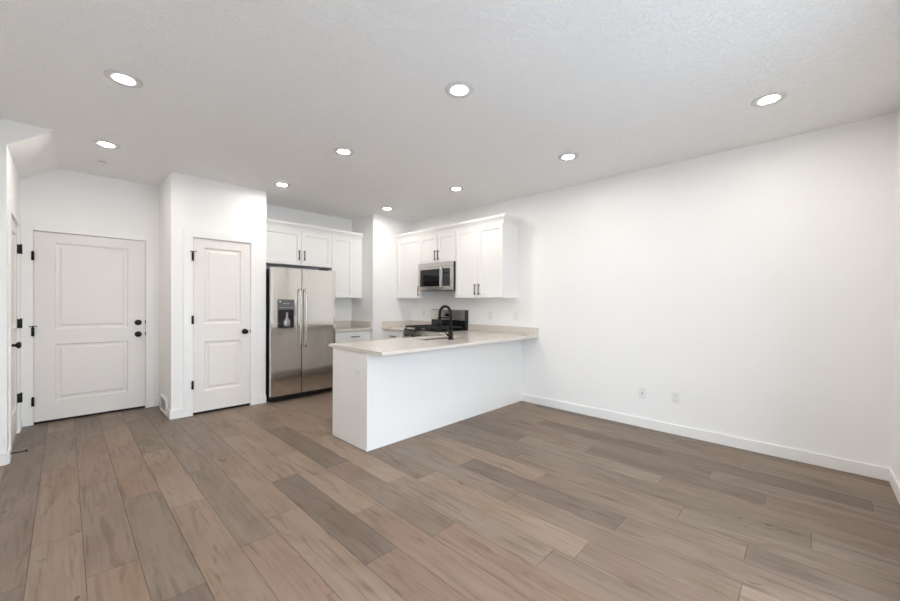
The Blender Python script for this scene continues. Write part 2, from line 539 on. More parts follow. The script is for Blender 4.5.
def door(name, w, h, panels, hinge_left=True, hinges=(), knob=None, bolt=None, stops=(), strikes=()):
    """built in local coordinates, hinge side at x=0 or x=w; returns the root Empty"""
    root = bpy.data.objects.new(name, None); COL.objects.link(root)
    root['kind'] = 'structure'
    obj('door_panel', panel_door_bm(w, h, 0.040, panels), M_DOOR, root)
    hx = -0.009 if hinge_left else w + 0.009
    s = 1 if hinge_left else -1
    for i, z in enumerate(hinges):
        bm = bmesh.new()
        tube(bm, [(hx, -0.026, z - 0.045), (hx, -0.026, z + 0.045)], 0.0085, 10)
        tube(bm, [(hx, -0.026, z + 0.045), (hx, -0.026, z + 0.052)], 0.006, 10)
        box(bm, hx - 0.011, hx + 0.006, -0.024, -0.0172, z - 0.045, z + 0.045)
        box(bm, min(hx + s * 0.004, hx + s * 0.012), max(hx + s * 0.004, hx + s * 0.012), -0.024, 0.0, z - 0.045, z + 0.045)
        hg = obj('hinge', bm, M_BLACK, root)
        if i in stops:
            bm = bmesh.new()
            zt = z + 0.058
            tube(bm, [(hx - s * 0.020, -0.036, zt), (hx - s * 0.012, -0.030, zt), (hx + s * 0.026, -0.034, zt)], 0.003, 8)
            lathe(bm, [(0, 0), (0.006, 0), (0.006, 0.008), (0, 0.008)], (0, 1, 0), (hx + s * 0.026, -0.038, zt), 12)
            lathe(bm, [(0, 0), (0.006, 0), (0.006, 0.008), (0, 0.008)], (0, 1, 0), (hx - s * 0.020, -0.040, zt), 12)
            box(bm, hx - 0.009, hx + 0.009, -0.034, -0.020, zt - 0.006, zt + 0.004)
            obj('hinge_pin_stop', bm, M_BLACK, hg)
    if knob: obj('door_knob', knob_bm(*knob), M_BLACK, root)
    if bolt: obj('deadbolt', deadbolt_bm(*bolt), M_BLACK, root)
    for z in strikes:
        ex = w + 0.002 if hinge_left else -0.002
        bx('strike_plate', M_SLOT, ex - 0.005, ex + 0.010, -0.0085, -0.0062, z - 0.022, z + 0.022, parent=root)
    return root

def jamb(name, axis, a0, a1, p0, p1, stop=1):
    """lining of a doorway plus the stops behind the door"""
    t = 0.004
    bm = bmesh.new()
    for r in ((a0, a0 + t, 0, DH), (a1 - t, a1, 0, DH), (a0, a1, DH - t, DH)):
        if axis == 'x': box(bm, r[0], r[1], p0, p1, r[2], r[3])
        else: box(bm, p0, p1, r[0], r[1], r[2], r[3])
    g = 0.022
    q0, q1 = (p0 + 0.048, p1) if stop > 0 else (p0, p1 - 0.048)
    for r in ((a0 + t, a0 + g, 0, DH - t), (a1 - g, a1 - t, 0, DH - t), (a0 + g, a1 - g, DH - g, DH - t)):
        if axis == 'x': box(bm, r[0], r[1], q0, q1, r[2], r[3])
        else: box(bm, q0, q1, r[0], r[1], r[2], r[3])
    struct(obj(name, bm, M_TRIM))

# entry door
REC = 0.006
ew = (DE1 - DE0) - 0.014
d = door('door_1', ew, 2.014, [(0.150, 0.752, 0.974, 1.908), (0.150, 0.752, 0.200, 0.812)], True,
         hinges=(1.750, 0.955, 0.220), knob=(ew - 0.066, 0.884), bolt=(ew - 0.066, 1.026), stops=(1,), strikes=(1.029, 0.887))
d.location = (DE0 + 0.007, YD + REC, 0.026)
jamb('trim_4', 'x', DE0, DE1, YD, YD + T)
bx('trim_5', M_BLACK, DE0 + .004, DE1 - .004, YD + .014, YD + T, 0.0, 0.024)['kind'] = 'structure'
# pantry door
pw = (DP1 - DP0) - 0.012
d = door('door_2', pw, 2.014, [(0.110, pw - 0.108, 1.020, 1.912), (0.110, pw - 0.108, 0.236, 0.812)], True,
         hinges=(1.795, 1.070, 0.322), knob=(pw - 0.062, 0.912), stops=(0,), strikes=(0.912,))
d.location = (DP0 + 0.006, YP + REC, 0.028)
jamb('trim_6', 'x', DP0, DP1, YP, YP + T)
# closet door in the hall wall: its face looks +X, hinges on the far side
cw = (DC1 - DC0) - 0.012
d = door('door_3', cw, 2.014, [(0.13, cw - 0.13, 1.020, 1.912), (0.13, cw - 0.13, 0.236, 0.812)], False,
         hinges=(1.788, 1.055, 0.320), knob=(0.062, 0.900))
# local +X -> world +Y, local -Y -> world +X
d.rotation_euler = (0, 0, PI / 2)
d.location = (XH - REC, DC0 + 0.006, 0.026)
jamb('trim_7', 'y', DC0, DC1, XH - T, XH, -1)
bx('trim_gap_shade', M_BLACK, DP0 + .004, DP1 - .004, YP + .014, YP + T, 0.0, 0.026)['kind'] = 'structure'  # black strip stands in for the shaded gap under the pantry door

# door stop at the foot of the closet wall
bm = bmesh.new()
tube(bm, [(XH + BT, 4.712, 0.05), (XH + BT + 0.006, 4.712, 0.05)], 0.012, 12)
tube(bm, [(XH + BT + 0.006, 4.712, 0.05), (XH + BT + 0.075, 4.712, 0.05)], 0.0045, 10)
tube(bm, [(XH + BT + 0.075, 4.712, 0.05), (XH + BT + 0.09, 4.712, 0.05)], 0.008, 12)
tag(obj('door_stop', bm, M_BLACK), 'thin black rod door stop near the floor of the hall on the left', 'door stop')

# ------------------------------------------------------------------ shaker doors and pulls
def shaker_bm(w, h, t=0.020, rail=0.058, rec=0.012):
    """local XZ, face at y=0 towards -Y, slab behind"""
    bm = bmesh.new()
    g = rail
    o = [(0, 0), (w, 0), (w, h), (0, h)]
    i = [(g, g), (w - g, g), (w - g, h - g), (g, h - g)]
    i2 = [(g + .004, g + .004), (w - g - .004, g + .004), (w - g - .004, h - g - .004), (g + .004, h - g - .004)]
    e = 0.0015
    o1 = [(e, e), (w - e, e), (w - e, h - e), (e, h - e)]
    rings = [[bm.verts.new((x, t, z)) for x, z in o], [bm.verts.new((x, e, z)) for x, z in o], [bm.verts.new((x, 0, z)) for x, z in o1],
             [bm.verts.new((x, 0, z)) for x, z in i], [bm.verts.new((x, rec, z)) for x, z in i2]]
    for a, b in zip(rings, rings[1:]):
        for k in range(4): bm.faces.new((a[k], a[(k + 1) % 4], b[(k + 1) % 4], b[k]))
    bm.faces.new(rings[-1]); bm.faces.new(rings[0][::-1])
    return bm

def slab_bm(w, h, t=0.020):
    bm = bmesh.new(); box(bm, 0, w, 0, t, 0, h, bevel=0.0015); return bm

def pull_bm(x, z, L, vertical=True, out=0.030):
    bm = bmesh.new()
    r = 0.0068
    if vertical:
        tube(bm, [(x, -out, z - L / 2), (x, -out, z + L / 2)], r, 10)
        for q in (-1, 1): tube(bm, [(x, 0, z + q * (L / 2 - .016)), (x, -out, z + q * (L / 2 - .016))], r * 0.9, 8)
    else:
        tube(bm, [(x - L / 2, -out, z), (x + L / 2, -out, z)], r, 10)
        for q in (-1, 1): tube(bm, [(x + q * (L / 2 - .016), 0, z), (x + q * (L / 2 - .016), -out, z)], r * 0.9, 8)
    return bm

def place(bm, frame, off):
    """frame 'b': faces -Y (local x = world x); frame 'r': faces -X (local x = world -y)"""
    if frame == 'b': m = Matrix.Translation(off)
    else: m = Matrix.Translation(off) @ Matrix.Rotation(-PI / 2, 4, 'Z')
    bmesh.ops.transform(bm, matrix=m, verts=bm.verts)
    return bm

def cabinet(name, frame, a0, a1, z0, z1, plane, depth, fronts, label, cat, crown=0, group=None, toe=False, ends=(False, False)):
    """a0..a1 along the wall (x for 'b', descending y for 'r'); plane = door face; fronts: (kind, u0, u1, v0, v1, pull)"""
    w = abs(a1 - a0)
    if frame == 'b': org = Vector((a0, plane, 0)); loc = (a0 + w / 2, plane + depth / 2, z0)
    else: org = Vector((plane, a0, 0)); loc = (plane + depth / 2, a0 - w / 2, z0)
    root = thing(name, loc, label, cat, group)
    bm = bmesh.new()
    t = 0.021
    if toe:
        box(bm, 0.0, w, t, depth, z0 + 0.10, z1); box(bm, 0.01, w - 0.01, t + 0.06, depth, z0, z0 + 0.10)
    else:
        box(bm, 0, w, t, depth, z0, z1, bevel=0.001)
    obj('cabinet_body', place(bm, frame, org), M_CAB, root)
    for kind, u0, u1, v0, v1, pull in fronts:
        b = shaker_bm(u1 - u0, v1 - v0) if kind == 'door' else slab_bm(u1 - u0, v1 - v0)
        bmesh.ops.translate(b, vec=(u0, 0, v0), verts=b.verts)
        if kind == 'filler':
            bmesh.ops.translate(b, vec=(0, 0.004, 0), verts=b.verts)
        f = obj({'door': 'cabinet_door', 'drawer': 'drawer', 'filler': 'filler_strip'}[kind], place(b, frame, org), M_CAB, root)
        if pull:
            px_, pz_, L, vert = pull
            obj('pull', place(pull_bm(px_, pz_, L, vert), frame, org), M_HANDLE, f)
    if crown:
        bm = bmesh.new()
        # cove crown: profile swept over front and the free end
        prof = [(0.0, z1 - 0.035), (-0.008, z1 - 0.035), (-0.008, z1 - 0.015), (-0.018, z1 + 0.005), (-0.036, z1 + 0.030), (-0.042, z1 + 0.034), (-0.042, z1 + crown), (0.0, z1 + crown)]
        e0, e1 = ends
        x0e = lambda p: (p if e0 else 0.0); x1e = lambda p: (w - p if e1 else w)
        A = [bm.verts.new((x0e(p), t - 0.002 + p, z)) for p, z in prof]
        B = [bm.verts.new((x1e(p), t - 0.002 + p, z)) for p, z in prof]
        n = len(prof)
        for k in range(n): bm.faces.new((A[k], A[(k + 1) % n], B[(k + 1) % n], B[k]))
        if e1:
            C_ = [bm.verts.new((x1e(p), depth, z)) for p, z in prof]
            for k in range(n): bm.faces.new((B[k], B[(k + 1) % n], C_[(k + 1) % n], C_[k]))
            bm.faces.new(C_)
        else: bm.faces.new(B)
        bm.faces.new(A)
        # flat top
        box(bm, 0.0, w, t, depth - 0.001, z1 + crown - 0.012, z1 + crown - 0.001)
        obj('crown_moulding', place(bm, frame, org), M_CAB, root)
    return root

G = 0.0026
# upper cabinets on the back wall
UPZ0, UPZ1 = 1.385, 2.400
YU = 5.405
UD = YN - YU - 0.001
w_f = 2.915 - (XP1 + 0.002)
cabinet('wall_cabinet', 'b', XP1 + 0.002, 2.915, 1.850, UPZ1, YU, UD,
        [('filler', 0.0, 0.045, 1.850, UPZ1 - 0.04, None), ('door', 0.047, w_f / 2 + .058, 1.855, UPZ1 - 0.045, (w_f / 2 + .020, 2.000, 0.14, True)),
         ('door', w_f / 2 + .062, w_f - 0.003, 1.855, UPZ1 - 0.045, (w_f / 2 + .100, 2.000, 0.14, True))],
        'white two-door wall cabinet above the stainless refrigerator', 'cabinet', crown=0.065)
w_s = XS - 2.916
cabinet('wall_cabinet', 'b', 2.916, XS - 0.001, UPZ0, UPZ1, YU, UD,
        [('door', 0.003, 0.378, UPZ0 + .003, UPZ1 - 0.045, None), ('filler', 0.381, w_s - 0.002, UPZ0, UPZ1 - 0.04, None)],
        'tall narrow white wall cabinet right of the refrigerator, above the small counter', 'cabinet', crown=0.065)
# upper cabinets on the right wall
XC = 3.935
RD = XR - XC - 0.001
g3 = 'white wall cabinets along the right kitchen wall'
wA = 5.080 - 4.455
cabinet('wall_cabinet', 'r', 5.080, 4.455, UPZ0, UPZ1, XC, RD,
        [('filler', 0.0, 0.018, UPZ0, UPZ1 - .04, None), ('door', 0.020, wA - .005, UPZ0 + .003, UPZ1 - .045, (wA - .032, UPZ0 + .115, 0.15, True))],
        'white single-door wall cabinet left of the microwave', 'cabinet', crown=0.065)
wB = 4.454 - 3.700
cabinet('wall_cabinet', 'r', 4.454, 3.700, 1.925, UPZ1, XC, RD,
        [('door', 0.005, wB / 2 - G, 1.928, UPZ1 - .045, (wB / 2 - .034, 2.035, 0.15, True)), ('door', wB / 2 + G, wB - .005, 1.928, UPZ1 - .045, (wB / 2 + .034, 2.035, 0.15, True))],
        'short white two-door wall cabinet directly above the microwave', 'cabinet', crown=0.065)
wC = 3.699 - 2.858
cabinet('wall_cabinet', 'r', 3.699, 2.858, UPZ0, UPZ1, XC, RD,
        [('door', 0.005, wC / 2 - G, UPZ0 + .003, UPZ1 - .045, (wC / 2 - .034, UPZ0 + .115, 0.15, True)), ('door', wC / 2 + G, wC - .003, UPZ0 + .003, UPZ1 - .045, (wC / 2 + .034, UPZ0 + .115, 0.15, True))],
        'tall white two-door wall cabinet right of the microwave, above the peninsula end', 'cabinet', crown=0.065, ends=(False, True))

# base cabinets
CT0, CT1 = 0.872, 0.898
wD = XS - 2.83
cabinet('base_cabinet', 'b', 2.83, XS - 0.002, 0, CT0 - 0.001, 5.135, YN - 5.136,
        [('drawer', 0.004, wD - .03, 0.700, 0.848, (wD / 2 + 0.02, 0.775, 0.15, False)), ('door', 0.004, wD - .03, 0.105, 0.695, (0.06, 0.60, 0.15, True))],
        'white base cabinet with one drawer between refrigerator and stub wall', 'cabinet', toe=True)
XB = 3.665
wE = 5.080 - 4.510
cabinet('base_cabinet', 'r', 5.080, 4.510, 0, CT0 - 0.001, XB, XR - XB - 0.001,
        [('filler', 0, 0.05, 0.105, 0.855, None), ('drawer', 0.054, wE - .004, 0.700, 0.848, (wE / 2 + .0, 0.775, 0.15, False)), ('door', 0.054, wE - .004, 0.105, 0.695, (0.11, 0.60, 0.15, True))],
        'white corner base cabinet with one drawer left of the range', 'cabinet', toe=True)
wF = 3.730 - 3.385
cabinet('base_cabinet', 'r', 3.730, 3.385, 0, CT0 - 0.001, XB, XR - XB - 0.001,
        [('drawer', 0.004, wF - .004, 0.700, 0.848, (wF / 2, 0.775, 0.13, False)), ('door', 0.004, wF - .004, 0.105, 0.695, None)],
        'narrow white base cabinet between the range and the peninsula', 'cabinet', toe=True)

# peninsula
PX0, PY0, PY1 = 1.838, 2.780, 3.382
root = thing('peninsula_cabinet', ((PX0 + XB) / 2, 3.08, 0), 'long plain white kitchen peninsula running out from the right wall', 'kitchen peninsula')
bm = bmesh.new()
box(bm, PX0, XR - 0.001, PY0, PY0 + 0.10, 0, CT0 - 0.001, bevel=0.002)       # panelled back half wall
obj('back_panel', bm, M_CAB, root)
bm = bmesh.new()
box(bm, PX0, PX0 + 0.02, PY0 + 0.1005, PY1, 0, CT0 - 0.001, bevel=0.001)
obj('end_panel', bm, M_CAB, root)
bm = bmesh.new()
box(bm, PX0 + 0.0205, XR - 0.002, PY0 + 0.1005, PY1 - 0.021, 0.10, 0.62)
box(bm, PX0 + 0.0205, XR - 0.002, PY0 + 0.1005, PY1 - 0.09, 0.0, 0.0995)
box(bm, PX0 + 0.0205, 2.72, PY0 + 0.1005, PY1 - 0.021, 0.62, CT0 - 0.001)
box(bm, 3.48, XR - 0.002, PY0 + 0.1005, PY1 - 0.021, 0.62, CT0 - 0.001)
obj('cabinet_body', bm, M_CAB, root)
# fronts towards the kitchen
for a, b_, n in ((1.862, 2.30, 1), (2.304, 2.70, 1), (2.704, 3.10, 0), (3.104, 3.50, 0)):
    bm = shaker_bm(b_ - a, 0.59 if n else 0.745)
    bmesh.ops.transform(bm, matrix=Matrix.Translation((b_, PY1, 0.105)) @ Matrix.Rotation(PI, 4, 'Z'), verts=bm.verts)
    f = obj('cabinet_door', bm, M_CAB, root)
    if n:
        bm = slab_bm(b_ - a, 0.148)
        bmesh.ops.transform(bm, matrix=Matrix.Translation((b_, PY1, 0.700)) @ Matrix.Rotation(PI, 4, 'Z'), verts=bm.verts)
        f = obj('drawer', bm, M_CAB, root)
        bm = pull_bm(0, 0, 0.15, False)
        bmesh.ops.transform(bm, matrix=Matrix.Translation(((a + b_) / 2, PY1, 0.775)) @ Matrix.Rotation(PI, 4, 'Z'), verts=bm.verts)
        obj('pull', bm, M_HANDLE, f)

# --- worktops
SX0, SX1, SY0, SY1 = 2.76, 3.44, 3.03, 3.345
CY0, CY1, CX0 = 2.535, 3.430, 1.820
def worktop(name, rects, splashes, label):
    root = thing(name, (rects[0][0], rects[0][2], CT0), label, 'worktop')
    bm = bmesh.new()
    for r in rects: box(bm, r[0], r[1], r[2], r[3], CT0, CT1)
    bmesh.ops.remove_doubles(bm, verts=bm.verts, dist=1e-5)
    obj('counter_slab', bm, M_QUARTZ, root)
    bm = bmesh.new()
    for r in splashes: box(bm, r[0], r[1], r[2], r[3], CT1, CT1 + 0.100)
    obj('backsplash', bm, M_QUARTZ, root)
    return root
bm = bmesh.new()
root = thing('worktop', (3.0, 3.0, CT0), 'pale beige quartz worktop on the peninsula with a sink cut-out', 'worktop')
# slab with cut-out: bands of one flat plate, shared edges merged
gx = [CX0, SX0, SX1, XB - 0.025, XR - 0.001]
gy = [CY0, SY0, SY1, CY1, 3.733]
for z, flip in ((CT0, False), (CT1, True)):
    for i in range(4):
        for j in range(4):
            if (i == 1 and j == 1) or (j == 3 and i != 3): continue
            q = [(gx[i], gy[j], z), (gx[i + 1], gy[j], z), (gx[i + 1], gy[j + 1], z), (gx[i], gy[j + 1], z)]
            bm.faces.new([bm.verts.new(p) for p in q])
bmesh.ops.remove_doubles(bm, verts=bm.verts, dist=1e-6)
edges = [e for e in bm.edges if e.is_boundary and abs(e.verts[0].co.z - CT0) < 1e-6]
def top_of(v):
    for u in bm.verts:
        if abs(u.co.x - v.co.x) < 1e-5 and abs(u.co.y - v.co.y) < 1e-5 and abs(u.co.z - CT1) < 1e-5: return u
for e in edges:
    a, b = e.verts
    bm.faces.new((a, b, top_of(b), top_of(a)))
obj('counter_slab', bm, M_QUARTZ, root)
bx('backsplash', M_QUARTZ, XR - 0.020, XR - 0.001, CY0, 3.733, CT1, CT1 + 0.098, parent=root)
worktop('worktop', [(2.815, XS - .001, 5.108, YN - .001)], [(2.815, XS - .001, YN - .020, YN - .001), (XS - .020, XS - .001, 5.120, YN - .0205)],
        'small pale quartz worktop right of the refrigerator')
worktop('worktop', [(XB - .025, XR - .001, 4.506, YP - .001)], [(XB - .02, XR - .0205, YP - .020, YP - .001), (XR - .020, XR - .001, 4.506, YP - .001)],
        'pale quartz worktop in the corner left of the range')

# --- sink
root = thing('kitchen_sink', ((SX0 + SX1) / 2, (SY0 + SY1) / 2, 0.66), 'stainless steel sink set into the peninsula worktop', 'sink')
bm = bmesh.new()
zb = 0.665
for (x0, x1, y0, y1) in ((SX0 - .012, SX0 - .001, SY0 - .012, SY1 + .012), (SX1 + .001, SX1 + .012, SY0 - .012, SY1 + .012),
                         (SX0 - .001, SX1 + .001, SY0 - .012, SY0 - .001), (SX0 - .001, SX1 + .001, SY1 + .001, SY1 + .012)):
    box(bm, x0, x1, y0, y1, zb, CT0 - 0.001)
box(bm, SX0 - .012, SX1 + .012, SY0 - .012, SY1 + .012, zb - 0.01, zb)
obj('basin', bm, M_STEELB, root)
bm = bmesh.new()
lathe(bm, [(0.0, 0.002), (0.03, 0.002), (0.045, 0.006), (0.05, 0.001), (0.05, 0.0)], (0, 0, 1), ((SX0 + SX1) / 2, SY1 - 0.1, zb), 20)
obj('drain', bm, M_STEELB, root)

# --- faucet: tall black arc with a docked spray head
FX, FY = 3.03, 2.915
root = thing('kitchen_faucet', (FX, FY, CT1), 'tall black gooseneck faucet with spray head standing on the peninsula worktop', 'faucet')
bm = bmesh.new()
lathe(bm, [(0, 0), (0.030, 0), (0.030, 0.006), (0.027, 0.010), (0.027, 0.10), (0.020, 0.105), (0.0, 0.105)], (0, 0, 1), (FX, FY, CT1 + 0.0002), 24)
obj('faucet_base', bm, M_BLACK, root)
bm = bmesh.new()
R_ = 0.088
zt = CT1 + 0.375 - R_
pts = [(FX, FY, CT1 + 0.10), (FX, FY, zt)]
for k in range(1, 17):
    a = PI * k / 16
    pts.append((FX, FY + R_ - R_ * math.cos(a), zt + R_ * math.sin(a)))
pts.append((FX, FY + 2 * R_, zt - 0.03))
tube(bm, pts, 0.0165, 14)
obj('spout', bm, M_BLACK, root)
bm = bmesh.new()
lathe(bm, [(0, 0), (0.014, 0), (0.019, 0.02), (0.021, 0.08), (0.018, 0.105), (0, 0.105)], (0, 0, -1), (FX, FY + 2 * R_, zt - 0.025), 18)
obj('spray_head', bm, M_BLACK, root)
bm = bmesh.new()
tube(bm, [(FX, FY, zt - 0.035), (FX, FY + 2 * R_ - 0.02, zt - 0.045)], 0.008, 10)
lathe(bm, [(0.017, 0), (0.024, 0), (0.024, 0.02), (0.017, 0.02), (0.017, 0)], (0, 0, 1), (FX, FY + 2 * R_, zt - 0.060), 18)
obj('docking_arm', bm, M_BLACK, root)
bm = bmesh.new()
tube(bm, [(FX - 0.025, FY, CT1 + 0.055), (FX - 0.050, FY, CT1 + 0.055)], 0.014, 14)
tube(bm, [(FX - 0.045, FY, CT1 + 0.055), (FX - 0.075, FY + 0.01, CT1 + 0.085), (FX - 0.100, FY + 0.015, CT1 + 0.095)], [0.006, 0.0055, 0.005], 10)
obj('lever_handle', bm, M_BLACK, root)

# ------------------------------------------------------------------ refrigerator
FRX0, FRX1, FRY = 1.838, 2.738, 4.965
def fridge():
    root = thing('refrigerator', ((FRX0 + FRX1) / 2, 5.35, 0), 'stainless steel side-by-side refrigerator with door dispenser beside the pantry wall', 'refrigerator')
    bx('cabinet_shell', M_BLACKPL, FRX0 + .004, FRX1 - .004, FRY + 0.075, YN - 0.03, 0.035, 1.745, parent=root, bevel=0.004)
    bx('kick_grille', M_BLACKPL, [FRX0 + .02, FRX1 - .02, FRY + 0.05, FRY + 0.0745, 0.018, 0.075],
       *[[FRX0 + .05, FRX1 - .05, FRY + 0.043, FRY + 0.0505, 0.026 + k * .012, 0.031 + k * .012] for k in range(4)], parent=root)
    for x in (FRX0 + .05, FRX1 - .05):
        bm = bmesh.new(); tube(bm, [(x, FRY + 0.11, 0.0), (x, FRY + 0.11, 0.036)], 0.018, 12)
        obj('foot', bm, M_BLACKPL, root)
    split = FRX0 + 0.402
    def fdoor(x0, x1):
        bm = bmesh.new()
        n = 14
        prof = []
        for k in range(n + 1):      # gently bowed steel skin
            u = k / n
            x = x0 + (x1 - x0) * u
            y = FRY + 0.003 * (2 * u - 1) ** 2 + (0.002 if k in (0, n) else 0)
            prof.append((x, y))
        prof += [(x1, FRY + 0.062), (x0, FRY + 0.062)]
        prism(bm, prof, 'z', 0.082, 1.762)
        return bm
    dl = obj('freezer_door', fdoor(FRX0, split - .005), M_STEELD, root)
    dr = obj('refrigerator_door', fdoor(split + .005, FRX1), M_STEELD, root)
    bx('centre_seam', M_BLACKPL, split - .0048, split + .0048, FRY + 0.012, FRY + 0.0745, 0.09, 1.74, parent=root)
    for x0, x1 in ((FRX0 + .004, split - .006), (split + .006, FRX1 - .004)):
        bx('door_gasket', M_BLACKPL, x0, x1, FRY + 0.0625, FRY + 0.0745, 0.09, 1.74, parent=root)
    for d_, x in ((dl, split - 0.036), (dr, split + 0.036)):
        bm = bmesh.new()
        z0, z1 = 0.700, 1.485
        pts = [(x, FRY + 0.004, z0), (x, FRY - 0.030, z0 + 0.004), (x, FRY - 0.045, z0 + 0.022)]
        for k in range(9):
            pts.append((x, FRY - 0.048 - 0.006 * math.sin(PI * (k + .5) / 9), z0 + 0.06 + (z1 - z0 - 0.12) * k / 8))
        pts += [(x, FRY - 0.045, z1 - 0.022), (x, FRY - 0.030, z1 - 0.004), (x, FRY + 0.004, z1)]
        tube(bm, pts, 0.0095, 14)
        obj('handle', bm, M_STEEL, d_)
    # ice and water dispenser
    DX0, DX1, DZ0, DZ1 = FRX0 + 0.080, FRX0 + 0.292, 0.962, 1.345
    bm = bmesh.new()
    fr = 0.006
    zc = DZ1 - 0.135
    for b_ in ((DX0, DX0 + fr, FRY - .010, FRY + .004, DZ0, DZ1), (DX1 - fr, DX1, FRY - .010, FRY + .004, DZ0, DZ1),
               (DX0 + fr, DX1 - fr, FRY - .010, FRY + .004, DZ1 - fr, DZ1), (DX0 + fr, DX1 - fr, FRY - .010, FRY + .004, DZ0, DZ0 + .012)):
        box(bm, *b_)
    dsp = obj('dispenser', bm, M_GREY, dl)
    bx('control_panel', M_GREY, DX0 + fr, DX1 - fr, FRY - .008, FRY + .003, zc, DZ1 - fr, parent=dsp, )
    bx('recess', M_GLASSBK, DX0 + fr, DX1 - fr, FRY - .003, FRY + .004, DZ0 + .012, zc, parent=dsp)
    bm = bmesh.new()
    lathe(bm, [(0, 0), (0.040, 0), (0.046, 0.02), (0.044, 0.07), (0.030, 0.095), (0.016, 0.11), (0.014, 0.19), (0, 0.19)], (0, 0, 1), ((DX0 + DX1) / 2 + 0.012, FRY - 0.006, DZ0 + 0.025), 18)
    bmesh.ops.scale(bm, vec=(1, 0.35, 1), space=Matrix.Translation((0, -(FRY - 0.006), 0)), verts=bm.verts)
    obj('paddle', bm, mat('paddle grey', (0.30, 0.29, 0.28, 1), 0.3, 0.5), dsp)
    bm = bmesh.new()
    for k in range(5):
        box(bm, DX0 + .028 + k * .036, DX0 + .050 + k * .036, FRY - .0095, FRY - .0078, zc + 0.022, zc + 0.034)
    box(bm, DX0 + .06, DX1 - .06, FRY - .0095, FRY - .0078, zc + 0.075, zc + 0.088)
    obj('buttons', bm, mat('dispenser button grey', (0.32, 0.32, 0.33, 1), 0.4), dsp)
    bm = bmesh.new()
    lathe(bm, [(0, 0), (0.010, 0), (0.010, 0.002), (0, 0.002)], (0, -1, 0), (DX0 + 0.027, FRY - .008, DZ1 - 0.028), 20)
    obj('badge', bm, M_WHITEPL, dsp)
    bx('hinge_cover', M_BLACKPL, [FRX1 - .22, FRX1 - .10, FRY + .02, FRY + .10, 1.746, 1.785], parent=root, bevel=0.004)
    bx('hinge_cover', M_BLACKPL, [FRX0 + .02, FRX0 + .10, FRY + .064, FRY + .12, 1.746, 1.775], parent=root, bevel=0.004)
fridge()

# ------------------------------------------------------------------ over-the-range microwave
def microwave():
    Y1_, Y0_ = 4.450, 3.704
    xf = 3.880
    z0, z1 = 1.500, 1.918
    root = thing('microwave', (4.08, (Y0_ + Y1_) / 2, z0), 'stainless over-the-range microwave with black window hung below a wall cabinet', 'microwave')
    bx('housing', M_BLACKPL, xf + .022, XR - .001, Y0_, Y1_, z0 + .012, z1, parent=root, bevel=0.003)
    bx('underside_vent', M_BLACKPL, [xf + .03, XR - .05, Y0_ + .03, Y1_ - .03, z0, z0 + .0115], parent=root)
    ys = Y0_ + 0.205        # split between door and control panel
    wz0, wz1 = z0 + 0.062, z1 - 0.095
    # steel fascia: frame with openings for window and panel
    bx('vent_band', M_STEEL, xf, xf + .0215, Y0_, Y1_, z1 - 0.062, z1, parent=root, bevel=0.002)
    fr = bx('door_frame', M_STEEL, [xf, xf + .0215, ys + .0015, Y1_, z0 + .004, wz0], [xf, xf + .0215, ys + .0015, Y1_, wz1, z1 - .0635],
            [xf, xf + .0215, Y1_ - 0.045, Y1_, wz0, wz1], [xf, xf + .0215, ys + .0015, ys + .030, wz0, wz1], parent=root)
    bx('door_window', M_GLASSBK, xf + .003, xf + .0215, ys + .030, Y1_ - .045, wz0, wz1, parent=fr)
    cp = bx('control_panel', M_STEEL, [xf, xf + .0215, Y0_, ys, z0 + .004, wz0], [xf, xf + .0215, Y0_, ys, wz1, z1 - .0635],
            [xf, xf + .0215, Y0_, Y0_ + .050, wz0, wz1], parent=root)
    bx('keypad', M_GLASSBK, xf + .002, xf + .0215, Y0_ + .050, ys - .001, wz0, wz1, parent=cp)
    bm = bmesh.new()
    for r in range(6):
        for c in range(3):
            y = Y0_ + .068 + c * .043
            box(bm, xf + .0008, xf + .0022, y, y + .026, wz0 + .018 + r * .028, wz0 + .028 + r * .028)
    obj('keys', bm, M_GREY, cp)
    bx('clock_display', M_DISPLAY, xf + .0008, xf + .0022, Y0_ + .070, ys - .025, wz1 - .050, wz1 - .022, parent=cp)
    bm = bmesh.new()
    yh = ys + 0.016
    tube(bm, [(xf, yh, wz0 - .02), (xf - .026, yh, wz0 - .012), (xf - .030, yh, wz0 + .02), (xf - .030, yh, wz1 - .02), (xf - .026, yh, wz1 + .012), (xf, yh, wz1 + .02)], 0.0095, 12)
    obj('handle', bm, M_STEELB, root)
microwave()

